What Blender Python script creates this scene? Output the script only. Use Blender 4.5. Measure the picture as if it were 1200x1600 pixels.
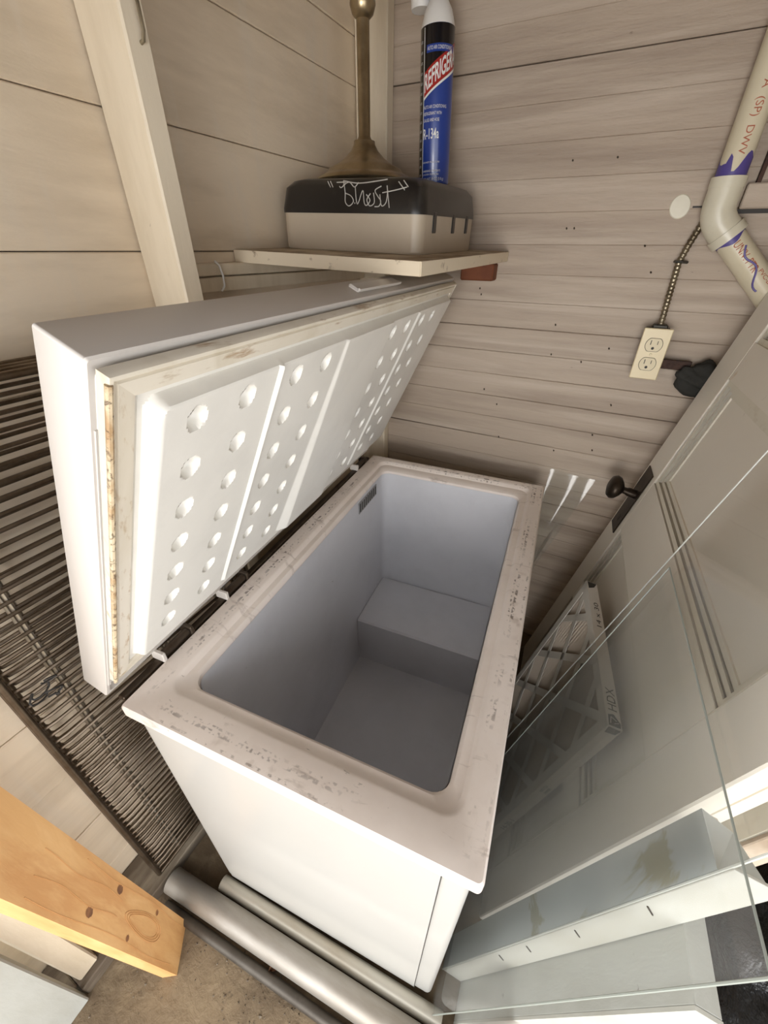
import bpy, bmesh, math, random
from math import sin, cos, pi, radians, sqrt, atan2
from mathutils import Vector, Matrix

random.seed(7)
U = 0.56            # metres per model unit (1 unit = camera height above the freezer rim)
FZ = 2.30           # camera height above the floor in model units
SC = bpy.context.scene
COL = SC.collection
for _o in list(bpy.data.objects):
    bpy.data.objects.remove(_o)

# ------------------------------------------------------------------ camera
def set_camera():
    pitch, roll, yaw = radians(33.14393598), radians(0.52530182), radians(26.98824099)
    fh = Vector((-sin(yaw), cos(yaw), 0)); rt = Vector((cos(yaw), sin(yaw), 0)); up = Vector((0, 0, 1))
    fw = cos(pitch) * fh - sin(pitch) * up
    uc = sin(pitch) * fh + cos(pitch) * up
    r = cos(roll) * rt + sin(roll) * uc
    u = -sin(roll) * rt + cos(roll) * uc
    cd = bpy.data.cameras.new('camera'); co = bpy.data.objects.new('camera', cd); COL.objects.link(co)
    cd.sensor_fit = 'VERTICAL'; cd.sensor_height = 24.0; cd.sensor_width = 18.0
    cd.lens = 24.0 * 630.025 / 1600.0
    cd.clip_start = 0.02
    m = Matrix((r, u, -fw)).transposed().to_4x4(); m.translation = (0, 0, FZ * U)
    co.matrix_world = m
    SC.camera = co
set_camera()

# ------------------------------------------------------------------ light and exposure
W = bpy.data.worlds.new('sky'); SC.world = W; W.use_nodes = True
bg = W.node_tree.nodes['Background']; bg.inputs[0].default_value = (0.95, 0.97, 1.0, 1); bg.inputs[1].default_value = 2.65
def area(name, loc, target, sx, sy, power, col):
    d = bpy.data.lights.new(name, 'AREA'); d.shape = 'RECTANGLE'; d.size = sx; d.size_y = sy; d.energy = power; d.color = col
    o = bpy.data.objects.new(name, d); COL.objects.link(o); o.location = loc
    o.rotation_euler = (Vector(target) - Vector(loc)).to_track_quat('-Z', 'Y').to_euler()
    return o
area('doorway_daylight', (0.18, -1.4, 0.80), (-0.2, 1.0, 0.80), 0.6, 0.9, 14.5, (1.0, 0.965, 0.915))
SC.view_settings.view_transform = 'Standard'; SC.view_settings.look = 'None'
SC.view_settings.gamma = 1.0; SC.view_settings.use_curve_mapping = False
SC.view_settings.exposure = 0.45
try:
    SC.cycles.max_bounces = 8; SC.cycles.diffuse_bounces = 5; SC.cycles.transparent_max_bounces = 16
except Exception:
    pass

# ------------------------------------------------------------------ materials
def srgb(r, g, b):
    f = lambda c: (c / 255 / 12.92) if c / 255 <= 0.04045 else ((c / 255 + 0.055) / 1.055) ** 2.4
    return (f(r), f(g), f(b), 1)

def M(name, col, rough=0.5, metal=0.0, layers=(), bump=None, coat=0.0, spec=0.5, coords='POS', rvar=None):
    """layers: (colour, noise scale, (sx,sy,sz), lo, hi, strength) mixed over the base colour by a noise mask"""
    m = bpy.data.materials.new(name); m.use_nodes = True
    nt = m.node_tree; N = nt.nodes; Lk = nt.links
    b = N['Principled BSDF']
    b.inputs['Roughness'].default_value = rough; b.inputs['Metallic'].default_value = metal
    b.inputs['Specular IOR Level'].default_value = spec
    if coat: b.inputs['Coat Weight'].default_value = coat; b.inputs['Coat Roughness'].default_value = 0.08
    if coords == 'POS':
        src = N.new('ShaderNodeNewGeometry').outputs['Position']
    else:
        src = N.new('ShaderNodeTexCoord').outputs['Object']
    def noise(scale, st, detail=5.0, off=(0, 0, 0), dist=0.0):
        mp = N.new('ShaderNodeMapping'); mp.inputs['Scale'].default_value = st; mp.inputs['Location'].default_value = off
        Lk.new(src, mp.inputs['Vector'])
        n = N.new('ShaderNodeTexNoise'); n.inputs['Scale'].default_value = scale; n.inputs['Detail'].default_value = detail
        n.inputs['Roughness'].default_value = 0.62; n.inputs['Distortion'].default_value = dist
        Lk.new(mp.outputs['Vector'], n.inputs['Vector']); return n.outputs['Fac']
    cur = None
    for i, (c, sc, st, lo, hi, stg) in enumerate(layers):
        f = noise(sc, st, 6.0, (i * 3.7, i * 1.3, i * 2.1), 0.6 if i % 2 else 0.1)
        mr = N.new('ShaderNodeMapRange'); mr.inputs['From Min'].default_value = lo; mr.inputs['From Max'].default_value = hi
        mr.inputs['To Max'].default_value = stg; Lk.new(f, mr.inputs['Value'])
        mx = N.new('ShaderNodeMix'); mx.data_type = 'RGBA'
        Lk.new(mr.outputs['Result'], mx.inputs['Factor'])
        if cur is None: mx.inputs[6].default_value = col
        else: Lk.new(cur, mx.inputs[6])
        mx.inputs[7].default_value = c
        cur = mx.outputs[2]
    if cur is None: b.inputs['Base Color'].default_value = col
    else: Lk.new(cur, b.inputs['Base Color'])
    if bump:
        sc, st, strength, dist = bump
        f = noise(sc, st, 6.0, (9, 2, 5), 0.3)
        bn = N.new('ShaderNodeBump'); bn.inputs['Strength'].default_value = strength; bn.inputs['Distance'].default_value = dist
        Lk.new(f, bn.inputs['Height']); Lk.new(bn.outputs['Normal'], b.inputs['Normal'])
    if rvar:
        sc, st, lo, hi = rvar
        f = noise(sc, st, 4.0, (1, 7, 3))
        mr = N.new('ShaderNodeMapRange'); mr.inputs['From Min'].default_value = 0.35; mr.inputs['From Max'].default_value = 0.65
        mr.inputs['To Min'].default_value = lo; mr.inputs['To Max'].default_value = hi
        Lk.new(f, mr.inputs['Value']); Lk.new(mr.outputs['Result'], b.inputs['Roughness'])
    return m

def glass_mat(name, tint, dust, gloss=1.0, dustcol=(0.72, 0.73, 0.71, 1), lo=0.35, hi=0.8, rough=0.03, stretch=(1, 1, 1), scale=6):
    m = bpy.data.materials.new(name); m.use_nodes = True; nt = m.node_tree; N = nt.nodes; Lk = nt.links
    N.remove(N['Principled BSDF'])
    out = N['Material Output']
    tr = N.new('ShaderNodeBsdfTransparent'); tr.inputs[0].default_value = tint
    gl = N.new('ShaderNodeBsdfGlossy'); gl.inputs['Roughness'].default_value = rough; gl.inputs[0].default_value = (gloss, gloss, gloss, 1)
    fr = N.new('ShaderNodeFresnel'); fr.inputs[0].default_value = 1.5
    mx = N.new('ShaderNodeMixShader'); Lk.new(fr.outputs[0], mx.inputs[0]); Lk.new(tr.outputs[0], mx.inputs[1]); Lk.new(gl.outputs[0], mx.inputs[2])
    df = N.new('ShaderNodeBsdfDiffuse'); df.inputs[0].default_value = dustcol
    geo = N.new('ShaderNodeNewGeometry'); mp = N.new('ShaderNodeMapping'); mp.inputs['Scale'].default_value = stretch
    Lk.new(geo.outputs['Position'], mp.inputs['Vector'])
    n = N.new('ShaderNodeTexNoise'); n.inputs['Scale'].default_value = scale; n.inputs['Detail'].default_value = 5; Lk.new(mp.outputs[0], n.inputs['Vector'])
    mr = N.new('ShaderNodeMapRange'); mr.inputs['From Min'].default_value = lo; mr.inputs['From Max'].default_value = hi
    mr.inputs['To Min'].default_value = dust * 0.35; mr.inputs['To Max'].default_value = dust
    Lk.new(n.outputs['Fac'], mr.inputs['Value'])
    m2 = N.new('ShaderNodeMixShader'); Lk.new(mr.outputs[0], m2.inputs[0]); Lk.new(mx.outputs[0], m2.inputs[1]); Lk.new(df.outputs[0], m2.inputs[2])
    Lk.new(m2.outputs[0], out.inputs['Surface'])
    return m

MAT = {}
MAT['back'] = M('aged_white_board_paint', srgb(180, 164, 147), 0.62, layers=[
    (srgb(144, 127, 112), 3.0, (0.5, 1, 7), 0.42, 0.7, 0.65),
    (srgb(198, 184, 168), 4.0, (0.3, 1, 6), 0.48, 0.68, 0.7),
    (srgb(96, 82, 70), 42.0, (0.55, 1, 2.4), 0.70, 0.75, 0.75)],
    bump=(38, (0.3, 1, 2.2), 0.4, 0.006))
MAT['left'] = M('aged_white_wide_board_paint', srgb(224, 207, 182), 0.6, layers=[
    (srgb(176, 158, 132), 2.2, (1, 0.7, 4), 0.45, 0.7, 0.6),
    (srgb(214, 204, 188), 5.0, (1, 3, 0.5), 0.5, 0.72, 0.5),
    (srgb(120, 98, 70), 9.0, (1, 1, 1), 0.72, 0.80, 0.6)],
    bump=(30, (1, 0.5, 2.5), 0.25, 0.004))
MAT['dark_gap'] = M('dark_wall_backing', srgb(70, 58, 48), 0.9)
MAT['stud'] = M('cream_painted_stud', srgb(224, 211, 188), 0.55, layers=[
    (srgb(196, 180, 152), 5, (3, 3, 0.6), 0.45, 0.7, 0.6), (srgb(110, 92, 70), 60, (1, 1, 0.5), 0.72, 0.76, 0.7)],
    bump=(40, (2, 2, 0.4), 0.2, 0.003))
MAT['sill'] = M('bare_dark_sill_wood', srgb(92, 80, 66), 0.8, layers=[(srgb(150, 138, 118), 9, (2, 0.4, 2), 0.5, 0.7, 0.7)], bump=(40, (2, .4, 2), .4, .006))
MAT['ceil'] = M('dark_ceiling_wood', srgb(120, 102, 84), 0.8)
MAT['floor'] = M('dusty_concrete', srgb(120, 102, 78), 0.85, layers=[
    (srgb(74, 60, 44), 4.0, (1, 1, 1), 0.42, 0.68, 0.85), (srgb(150, 132, 104), 11, (1, 1, 1), 0.5, 0.75, 0.6),
    (srgb(40, 32, 24), 38, (1, 1, 1), 0.64, 0.72, 0.8)], bump=(45, (1, 1, 1), 0.55, 0.008))
MAT['fz'] = M('white_enamel', srgb(190, 188, 182), 0.28, coat=0.25, layers=[(srgb(184, 182, 176), 3, (1, 1, 1), 0.45, 0.75, 0.6)], bump=(2.2, (1, 1, 1), 0.06, 0.02))
MAT['lidskin'] = M('white_lid_enamel', srgb(206, 200, 193), 0.34, layers=[(srgb(200, 193, 186), 4, (1, 1, 1), 0.45, 0.75, 0.6)])
MAT['rim'] = M('grimy_white_rim', srgb(236, 225, 216), 0.45, layers=[
    (srgb(208, 192, 178), 3.5, (1, 1, 1), 0.42, 0.7, 0.6),
    (srgb(120, 96, 76), 14, (0.7, 2.6, 1), 0.60, 0.72, 0.5),
    (srgb(70, 52, 38), 60, (0.45, 1.5, 1), 0.69, 0.74, 0.75),
    (srgb(90, 68, 50), 30, (6, 0.35, 1), 0.70, 0.76, 0.6)], coords='OBJ')
def rim_grime():
    m = MAT['rim']; nt = m.node_tree; N = nt.nodes; Lk = nt.links; b = N['Principled BSDF']
    cur = b.inputs['Base Color'].links[0].from_socket
    tc = N.new('ShaderNodeTexCoord'); sp = N.new('ShaderNodeSeparateXYZ'); Lk.new(tc.outputs['Object'], sp.inputs[0])
    def math(op, a, c):
        n = N.new('ShaderNodeMath'); n.operation = op
        for i, q in enumerate((a, c)):
            if isinstance(q, (int, float)): n.inputs[i].default_value = q
            else: Lk.new(q, n.inputs[i])
        return n.outputs[0]
    x, y = sp.outputs[0], sp.outputs[1]
    d = math('MINIMUM', math('MINIMUM', x, math('SUBTRACT', .946 * U, x)), math('MINIMUM', y, math('SUBTRACT', 1.66 * U, y)))
    for centre, half, sc, lo, hi, col, stg in ((.040, .006, 130, .50, .58, srgb(76, 58, 46), .75), (.030, .026, 45, .54, .72, srgb(150, 126, 106), .45), (.052, .004, 170, .52, .6, srgb(90, 70, 54), .7), (.012, .004, 120, .52, .60, srgb(96, 78, 62), .6)):
        band = math('SUBTRACT', 1.0, math('DIVIDE', math('ABSOLUTE', math('SUBTRACT', d, centre * U), 0), half * U))
        mr0 = N.new('ShaderNodeMapRange'); Lk.new(band, mr0.inputs['Value']); mr0.inputs['From Max'].default_value = .5
        n = N.new('ShaderNodeTexNoise'); n.inputs['Scale'].default_value = sc; n.inputs['Detail'].default_value = 4; Lk.new(tc.outputs['Object'], n.inputs['Vector'])
        n2 = N.new('ShaderNodeTexNoise'); n2.inputs['Scale'].default_value = 9; Lk.new(tc.outputs['Object'], n2.inputs['Vector'])
        mr = N.new('ShaderNodeMapRange'); Lk.new(n.outputs['Fac'], mr.inputs['Value']); mr.inputs['From Min'].default_value = lo; mr.inputs['From Max'].default_value = hi
        mr2 = N.new('ShaderNodeMapRange'); Lk.new(n2.outputs['Fac'], mr2.inputs['Value']); mr2.inputs['From Min'].default_value = .42; mr2.inputs['From Max'].default_value = .58
        f = math('MULTIPLY', math('MULTIPLY', mr.outputs[0], mr0.outputs[0]), math('MULTIPLY', mr2.outputs[0], stg))
        mx = N.new('ShaderNodeMix'); mx.data_type = 'RGBA'; Lk.new(f, mx.inputs['Factor']); Lk.new(cur, mx.inputs[6]); mx.inputs[7].default_value = col
        cur = mx.outputs[2]
    Lk.new(cur, b.inputs['Base Color'])
rim_grime()
MAT['liner'] = M('white_liner_paint', srgb(214, 214, 218), 0.42, layers=[(srgb(200, 200, 204), 6, (1, 1, 1), 0.45, 0.7, 0.6), (srgb(120, 112, 100), 55, (1, 1, 1), 0.72, 0.76, 0.5)], bump=(90, (1, 1, 1), 0.06, 0.003))
MAT['lidpanel'] = M('moulded_white_plastic', srgb(232, 229, 221), 0.36, layers=[(srgb(211, 208, 201), 7, (1, 1, 1), 0.45, 0.75, 0.6)], bump=(140, (1, 1, 1), 0.05, 0.002))
MAT['gasket'] = M('cream_gasket', srgb(222, 214, 198), 0.5, layers=[(srgb(150, 112, 62), 40, (2.5, .4, 2.5), 0.58, 0.68, 0.7), (srgb(196, 184, 160), 8, (1, 1, 1), 0.45, 0.7, 0.6)])
MAT['gasketn'] = M('cream_gasket_side', srgb(218, 210, 196), 0.5, layers=[(srgb(160, 124, 74), 40, (2.0, 2.5, .35), 0.56, 0.68, 0.7), (srgb(196, 184, 160), 8, (1, 1, .4), 0.45, 0.7, 0.6)])
MAT['gasketdirt'] = M('mouldy_gasket', srgb(206, 190, 160), 0.6, layers=[(srgb(150, 112, 66), 30, (1, 1, 0.7), 0.42, 0.6, 0.8), (srgb(74, 52, 34), 190, (1, 1, 0.8), 0.52, 0.62, 0.8)])
MAT['hinge'] = M('dark_hinge_metal', srgb(86, 76, 66), 0.4, 0.8, layers=[(srgb(60, 44, 32), 30, (1, 1, 1), .45, .65, .7)])
MAT['chrome'] = M('tarnished_wire', srgb(128, 114, 98), 0.38, 0.9, layers=[(srgb(92, 78, 62), 20, (1, 1, 1), 0.42, 0.66, 0.8)])
MAT['chromelite'] = M('bright_chrome_rod', srgb(205, 198, 184), 0.28, 0.9)
MAT['lumber'] = M('fresh_pine', srgb(214, 166, 108), 0.6, layers=[
    (srgb(190, 134, 78), 7, (2.2, 2.2, 0.35), 0.45, 0.62, 0.7), (srgb(228, 186, 130), 10, (3, 3, 0.5), 0.5, 0.72, 0.6),
    (srgb(140, 86, 44), 9, (1.4, 1.4, 0.55), 0.66, 0.72, 0.7)], bump=(50, (2, 2, .3), .12, .003))
MAT['greyboard'] = M('grey_white_board', srgb(178, 179, 172), 0.6, layers=[(srgb(152, 150, 139), 6, (2, 2, .6), .45, .7, .6), (srgb(90, 82, 70), 40, (1, 1, 1), .70, .74, .8)], bump=(30, (2, 2, .5), .2, .003))
MAT['steel'] = M('galvanised_pipe', srgb(164, 158, 149), 0.5, 0.55, layers=[(srgb(126, 116, 102), 7, (0.5, 2, 2), 0.42, 0.7, 0.7)], bump=(30, (1, 1, 1), .08, .003))
MAT['pipewhite'] = M('dull_white_pipe', srgb(180, 174, 160), 0.4, 0.3, layers=[(srgb(160, 148, 128), 9, (.5, 2, 2), .45, .7, .7)])
MAT['conduit'] = M('dark_conduit', srgb(88, 82, 74), 0.5, 0.5, layers=[(srgb(54, 46, 38), 10, (1, 1, 1), .45, .65, .7)])
MAT['shelfwood'] = M('worn_white_shelf', srgb(176, 158, 132), 0.7, layers=[(srgb(120, 98, 72), 9, (1, 1, 1), .45, .62, .7), (srgb(222, 210, 188), 7, (1, 1, 1), .5, .62, .7)], bump=(60, (1, 1, 1), .25, .003))
MAT['shelfedge'] = M('chipped_shelf_edge', srgb(214, 200, 176), 0.65, layers=[(srgb(120, 100, 76), 40, (1, 1, 1), .62, .70, .8)])
MAT['brick'] = M('red_brown_block', srgb(112, 62, 34), 0.75, layers=[(srgb(96, 50, 26), 20, (1, 1, 1), .45, .65, .8)])
MAT['acbeige'] = M('beige_plastic', srgb(186, 172, 152), 0.42, layers=[(srgb(170, 155, 134), 5, (1, 1, 1), .45, .7, .6)])
MAT['acblack'] = M('black_plastic', srgb(34, 31, 29), 0.3, layers=[(srgb(70, 66, 60), 18, (1, 1, 1), .55, .8, .5)])
MAT['marker'] = M('silver_marker', srgb(190, 186, 178), 0.5)
MAT['brass'] = M('tarnished_brass', srgb(176, 158, 126), 0.30, 0.85, layers=[(srgb(112, 92, 64), 12, (1, 1, 1), .42, .66, .7)])
MAT['canblue'] = M('can_blue', srgb(28, 58, 138), 0.28, coat=.4)
MAT['canblack'] = M('can_black', srgb(14, 13, 18), 0.25, coat=.4)
MAT['canred'] = M('can_red', srgb(158, 34, 26), 0.3, coat=.3)
MAT['white'] = M('white_plastic', srgb(228, 226, 222), 0.4)
MAT['capblue'] = M('cap_blue', srgb(30, 92, 156), 0.4)
MAT['print'] = M('white_print', srgb(226, 226, 224), 0.5)
MAT['ink'] = M('dark_print', srgb(48, 44, 40), 0.6)
MAT['redprint'] = M('red_print', srgb(172, 92, 62), 0.6)
MAT['pvc'] = M('cream_pvc', srgb(214, 204, 178), 0.35, layers=[(srgb(196, 184, 156), 6, (2, 2, .5), .45, .7, .6), (srgb(150, 140, 118), 25, (1, 1, 1), .68, .75, .6)])
MAT['pvcfit'] = M('pvc_fitting', srgb(218, 212, 192), 0.32, layers=[(srgb(196, 188, 166), 9, (1, 1, 1), .45, .7, .6)])
MAT['primer'] = M('purple_primer', srgb(84, 72, 140), 0.45)
MAT['ivory'] = M('ivory_plate', srgb(222, 206, 168), 0.4)
MAT['ivory2'] = M('ivory_face', srgb(214, 200, 166), 0.45)
MAT['darkmetal'] = M('dark_box_metal', srgb(70, 68, 62), 0.5, 0.6)
MAT['flex'] = M('flexible_conduit_metal', srgb(150, 140, 120), 0.35, 0.9, layers=[(srgb(96, 84, 66), 30, (1, 1, 1), .45, .65, .7)])
MAT['rust'] = M('rusty_strap', srgb(74, 52, 42), 0.7, 0.4, layers=[(srgb(40, 28, 24), 40, (1, 1, 1), .45, .6, .8)])
MAT['blackrag'] = M('black_rag', srgb(36, 35, 30), 0.8, bump=(30, (1, 1, 1), .5, .01))
MAT['doorp'] = M('old_cream_door_paint', srgb(236, 230, 217), 0.45, layers=[
    (srgb(230, 221, 206), 2.4, (1, 1, 1), 0.42, 0.7, 0.6), (srgb(206, 178, 128), 5.5, (1.6, 1.6, .8), 0.66, 0.71, 0.6),
    (srgb(120, 104, 84), 45, (1, 1, 1), 0.72, 0.76, 0.6)], bump=(12, (1, 1, 1), 0.06, 0.006))
MAT['doormould'] = M('white_door_moulding', srgb(228, 222, 206), 0.5, layers=[(srgb(200, 186, 160), 30, (1, 1, .4), .55, .7, .35)])
MAT['slabedge'] = M('pinkish_cream_edge', srgb(196, 180, 160), .6, layers=[(srgb(150, 128, 104), 20, (1, 1, .5), .5, .65, .7)])
MAT['bronze'] = M('dark_bronze', srgb(62, 52, 42), 0.42, 0.7, layers=[(srgb(34, 28, 24), 25, (1, 1, 1), .42, .65, .7)])
MAT['card'] = M('white_card', srgb(214, 208, 198), 0.7)
MAT['media'] = M('filter_media', srgb(214, 200, 182), 0.9)
MAT['glassA'] = glass_mat('dusty_window_glass', (0.985, 0.988, 0.987, 1), 0.09)
MAT['glassB'] = glass_mat('dusty_green_glass', (0.955, 0.968, 0.962, 1), 0.20, stretch=(1, 2.5, .6))
MAT['glassedge'] = M('glass_edge', srgb(206, 208, 200), 0.3)
MAT['glassedge2'] = M('green_glass_edge', srgb(160, 166, 158), 0.3)
MAT['film'] = glass_mat('clear_plastic_film', (0.93, 0.94, 0.92, 1), 0.12, lo=.3, hi=.7, rough=.12, gloss=1.0, scale=12)
MAT['casing'] = M('pale_blue_grey_trim', srgb(192, 198, 196), 0.5, layers=[(srgb(170, 177, 177), 6, (1, 1, 1), .45, .7, .6), (srgb(158, 152, 118), 5, (1.4, 1.4, .8), .60, .63, .8)])
MAT['casingw'] = M('white_trim', srgb(184, 183, 174), 0.55, layers=[(srgb(166, 162, 148), 12, (1, 1, .5), .5, .7, .6)])
MAT['oldwood'] = M('brown_plank', srgb(150, 116, 80), 0.7, layers=[(srgb(104, 74, 46), 9, (3, .4, 1), .45, .65, .8)])
MAT['blackbag'] = M('black_bag', srgb(20, 20, 22), 0.35, bump=(9, (1, 1, 1), .8, .03))  # black colour stands in for deep shade beyond the door
MAT['scrap'] = M('raw_wood_scrap', srgb(176, 140, 104), .8, layers=[(srgb(120, 90, 62), 30, (1, 1, 1), .45, .65, .7)])
MAT['leaf'] = M('dead_leaf', srgb(112, 78, 52), .8)
MAT['sticker'] = M('grey_sticker', srgb(150, 148, 148), .5)
MAT['seam'] = M('dark_seam', srgb(60, 58, 54), .7)
MAT['nail'] = M('rusty_nail', srgb(64, 52, 42), .6, .5)
MAT['bronzenail'] = MAT['nail']

# ------------------------------------------------------------------ mesh helpers (all in model units, scaled by U on build)
class MB:
    def __init__(s): s.v = []; s.f = []
    def add(s, v, f):
        o = len(s.v); s.v += [tuple(p) for p in v]; s.f += [tuple(i + o for i in q) for q in f]; return s
    def box(s, x0, x1, y0, y1, z0, z1, bev=0.0):
        if bev <= 0:
            v = [(x, y, z) for z in (z0, z1) for y in (y0, y1) for x in (x0, x1)]
            return s.add(v, [(0, 2, 3, 1), (4, 5, 7, 6), (0, 1, 5, 4), (2, 6, 7, 3), (0, 4, 6, 2), (1, 3, 7, 5)])
        bm = bmesh.new(); bmesh.ops.create_cube(bm, size=1)
        for q in bm.verts:
            q.co = Vector(((x0 + x1) / 2 + q.co.x * (x1 - x0), (y0 + y1) / 2 + q.co.y * (y1 - y0), (z0 + z1) / 2 + q.co.z * (z1 - z0)))
        bmesh.ops.bevel(bm, geom=list(bm.edges), offset=bev, segments=1, affect='EDGES')
        bm.verts.ensure_lookup_table()
        for i, q in enumerate(bm.verts): q.index = i
        s.add([q.co[:] for q in bm.verts], [[q.index for q in f.verts] for f in bm.faces]); bm.free(); return s
    def hexa(s, p):   # 8 points: bottom ring then top ring
        return s.add(p, [(3, 2, 1, 0), (4, 5, 6, 7), (0, 1, 5, 4), (1, 2, 6, 5), (2, 3, 7, 6), (3, 0, 4, 7)])
    def tube(s, path, r, n=10, cap=True, closed=False):
        P = [Vector(p) for p in path]; m = len(P); o = len(s.v); up = None
        for i, p in enumerate(P):
            t = (P[(i + 1) % m] - P[i - 1]) if closed else (P[min(i + 1, m - 1)] - P[max(i - 1, 0)])
            t = t.normalized()
            if up is None: up = t.orthogonal().normalized()
            up = (up - t * up.dot(t)).normalized(); sd = t.cross(up)
            rr = r[i] if isinstance(r, (list, tuple)) else r
            for k in range(n):
                a = 2 * pi * k / n; s.v.append(tuple(p + up * cos(a) * rr + sd * sin(a) * rr))
        for i in range(m if closed else m - 1):
            j = (i + 1) % m
            for k in range(n):
                l = (k + 1) % n; s.f.append((o + i * n + k, o + i * n + l, o + j * n + l, o + j * n + k))
        if cap and not closed:
            s.f.append(tuple(o + k for k in reversed(range(n)))); s.f.append(tuple(o + (m - 1) * n + k for k in range(n)))
        return s
    def lathe(s, prof, n=28, c=(0, 0, 0)):
        o = len(s.v); m = len(prof)
        for r, z in prof:
            for k in range(n):
                a = 2 * pi * k / n; s.v.append((c[0] + r * cos(a), c[1] + r * sin(a), c[2] + z))
        for i in range(m - 1):
            for k in range(n):
                l = (k + 1) % n; s.f.append((o + i * n + k, o + i * n + l, o + (i + 1) * n + l, o + (i + 1) * n + k))
        s.f.append(tuple(o + k for k in reversed(range(n)))); s.f.append(tuple(o + (m - 1) * n + k for k in range(n)))
        return s
    def loops(s, L, cap0=False, cap1=False):
        n = len(L[0]); o = len(s.v)
        for l in L: s.v += [tuple(p) for p in l]
        for i in range(len(L) - 1):
            for k in range(n):
                j = (k + 1) % n; s.f.append((o + i * n + k, o + i * n + j, o + (i + 1) * n + j, o + (i + 1) * n + k))
        if cap0: s.f.append(tuple(o + k for k in reversed(range(n))))
        if cap1: s.f.append(tuple(o + (len(L) - 1) * n + k for k in range(n)))
        return s
    def grid(s, nx, ny, fn):
        o = len(s.v)
        for j in range(ny + 1):
            for i in range(nx + 1): s.v.append(tuple(fn(i / nx, j / ny)))
        for j in range(ny):
            for i in range(nx):
                a = o + j * (nx + 1) + i; s.f.append((a, a + 1, a + nx + 2, a + nx + 1))
        return s
    def mesh(s, name, mat, smooth=False):
        me = bpy.data.meshes.new(name); me.from_pydata([(x * U, y * U, z * U) for x, y, z in s.v], [], s.f)
        me.validate(); me.update()
        bm = bmesh.new(); bm.from_mesh(me); bmesh.ops.recalc_face_normals(bm, faces=bm.faces); bm.to_mesh(me); bm.free()
        me.materials.append(mat if not isinstance(mat, str) else MAT[mat])
        if smooth:
            for p in me.polygons: p.use_smooth = True
            try: me.set_sharp_from_angle(angle=radians(smooth if smooth is not True else 40))
            except Exception: pass
        return me
    def build(s, name, mat, parent=None, smooth=False, flip=False, **tags):
        o = bpy.data.objects.new(name, s.mesh(name, mat, smooth)); COL.objects.link(o)
        if parent is not None: o.parent = parent
        return tagset(o, **tags)

def tagset(o, label=None, cat=None, group=None, kind=None):
    if label: o['label'] = label
    if cat: o['category'] = cat
    if group: o['group'] = group
    if kind: o['kind'] = kind
    return o
def empty(name, loc=(0, 0, 0), mat3=None, parent=None, **tags):
    o = bpy.data.objects.new(name, None); COL.objects.link(o); o.empty_display_size = 0.05
    m = (mat3.to_4x4() if mat3 is not None else Matrix.Identity(4)); m.translation = Vector(loc) * U
    if parent is not None: o.parent = parent
    o.matrix_local = m
    return tagset(o, **tags)
def setm(o, loc, mat3=None):
    m = (mat3.to_4x4() if mat3 is not None else Matrix.Identity(4)); m.translation = Vector(loc) * U
    o.matrix_local = m; return o
def cpy(src, parent, loc=None, name=None):
    c = src.copy(); COL.objects.link(c); c.parent = parent
    if name: c.name = name
    if loc is not None: c.location = Vector(loc) * U
    return c
def Z(z): return z + FZ            # height relative to the lens -> height above the floor
def cols(a, b, c): return Matrix((a, b, c)).transposed()
def rrect(x0, x1, y0, y1, r, z, n=6):
    out = []
    for cx, cy, a0 in ((x1 - r, y1 - r, 0), (x0 + r, y1 - r, 90), (x0 + r, y0 + r, 180), (x1 - r, y0 + r, 270)):
        for k in range(n + 1):
            a = radians(a0 + 90 * k / n); out.append((cx + r * cos(a), cy + r * sin(a), z))
    return out
def text2d(txt, size, bold=0.0):
    cu = bpy.data.curves.new('t', 'FONT'); cu.body = txt; cu.size = 1.0; cu.align_x = 'LEFT'; cu.align_y = 'BOTTOM_BASELINE'; cu.resolution_u = 3; cu.offset = bold
    ob = bpy.data.objects.new('t', cu); COL.objects.link(ob)
    bpy.context.view_layer.update()
    me = ob.evaluated_get(bpy.context.evaluated_depsgraph_get()).to_mesh()
    v = [(q.co.x * size, q.co.y * size) for q in me.vertices]; f = [tuple(p.vertices) for p in me.polygons]
    ob.to_mesh_clear(); bpy.data.objects.remove(ob); bpy.data.curves.remove(cu)
    return v, f
def text_map(txt, size, fn, width=None, bold=0.0):
    v, f = text2d(txt, size, bold)
    if width and v:
        mx = max(p[0] for p in v); v = [(p[0] * width / mx, p[1]) for p in v]
    mb = MB(); mb.add([fn(*p) for p in v], f); return mb

# ================================================================== STRUCTURE
YW, XW, XR, ZC, YF = 2.20, -1.25, 0.97, Z(1.95), -0.52
MB().box(-4.0, 3.2, -4.5, YW + .15, -0.12, 0).build('floor', 'floor', label='dusty brown concrete floor strewn with grit', kind='structure')
MB().box(-1.45, 1.75, -1.12, YW + .15, ZC, ZC + .08).build('ceiling', 'ceil', label='plain painted ceiling', kind='structure')
wl = MB().box(XW - .09, XW - .045, YF, YW + .1, 0, ZC).build('wall_left', 'dark_gap', label='left wall of wide cream painted boards with exposed studs', kind='structure')
wb = MB().box(XW - .09, XR + .1, YW + .04, YW + .09, 0, ZC).build('wall_back', 'dark_gap', label='back wall of narrow horizontal painted boards', kind='structure')
MB().box(XR, XR + .05, .35, YW + .04, 0, ZC).build('wall_right', 'left', label='right wall behind the leaning door', kind='structure')

fw = MB(); fw.box(-1.45, 1.75, -1.12, -1.06, 2.66, ZC); fw.box(1.70, 1.75, -1.06, .40, 2.66, ZC); fw.box(XR + .05, 1.75, .35, .40, 0, ZC)  # unseen panels added around the opening to cut off high-angle sky light
fw.build('wall_front', 'ceil', label='half-raised dark front above the wide opening behind the camera', kind='structure')
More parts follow.
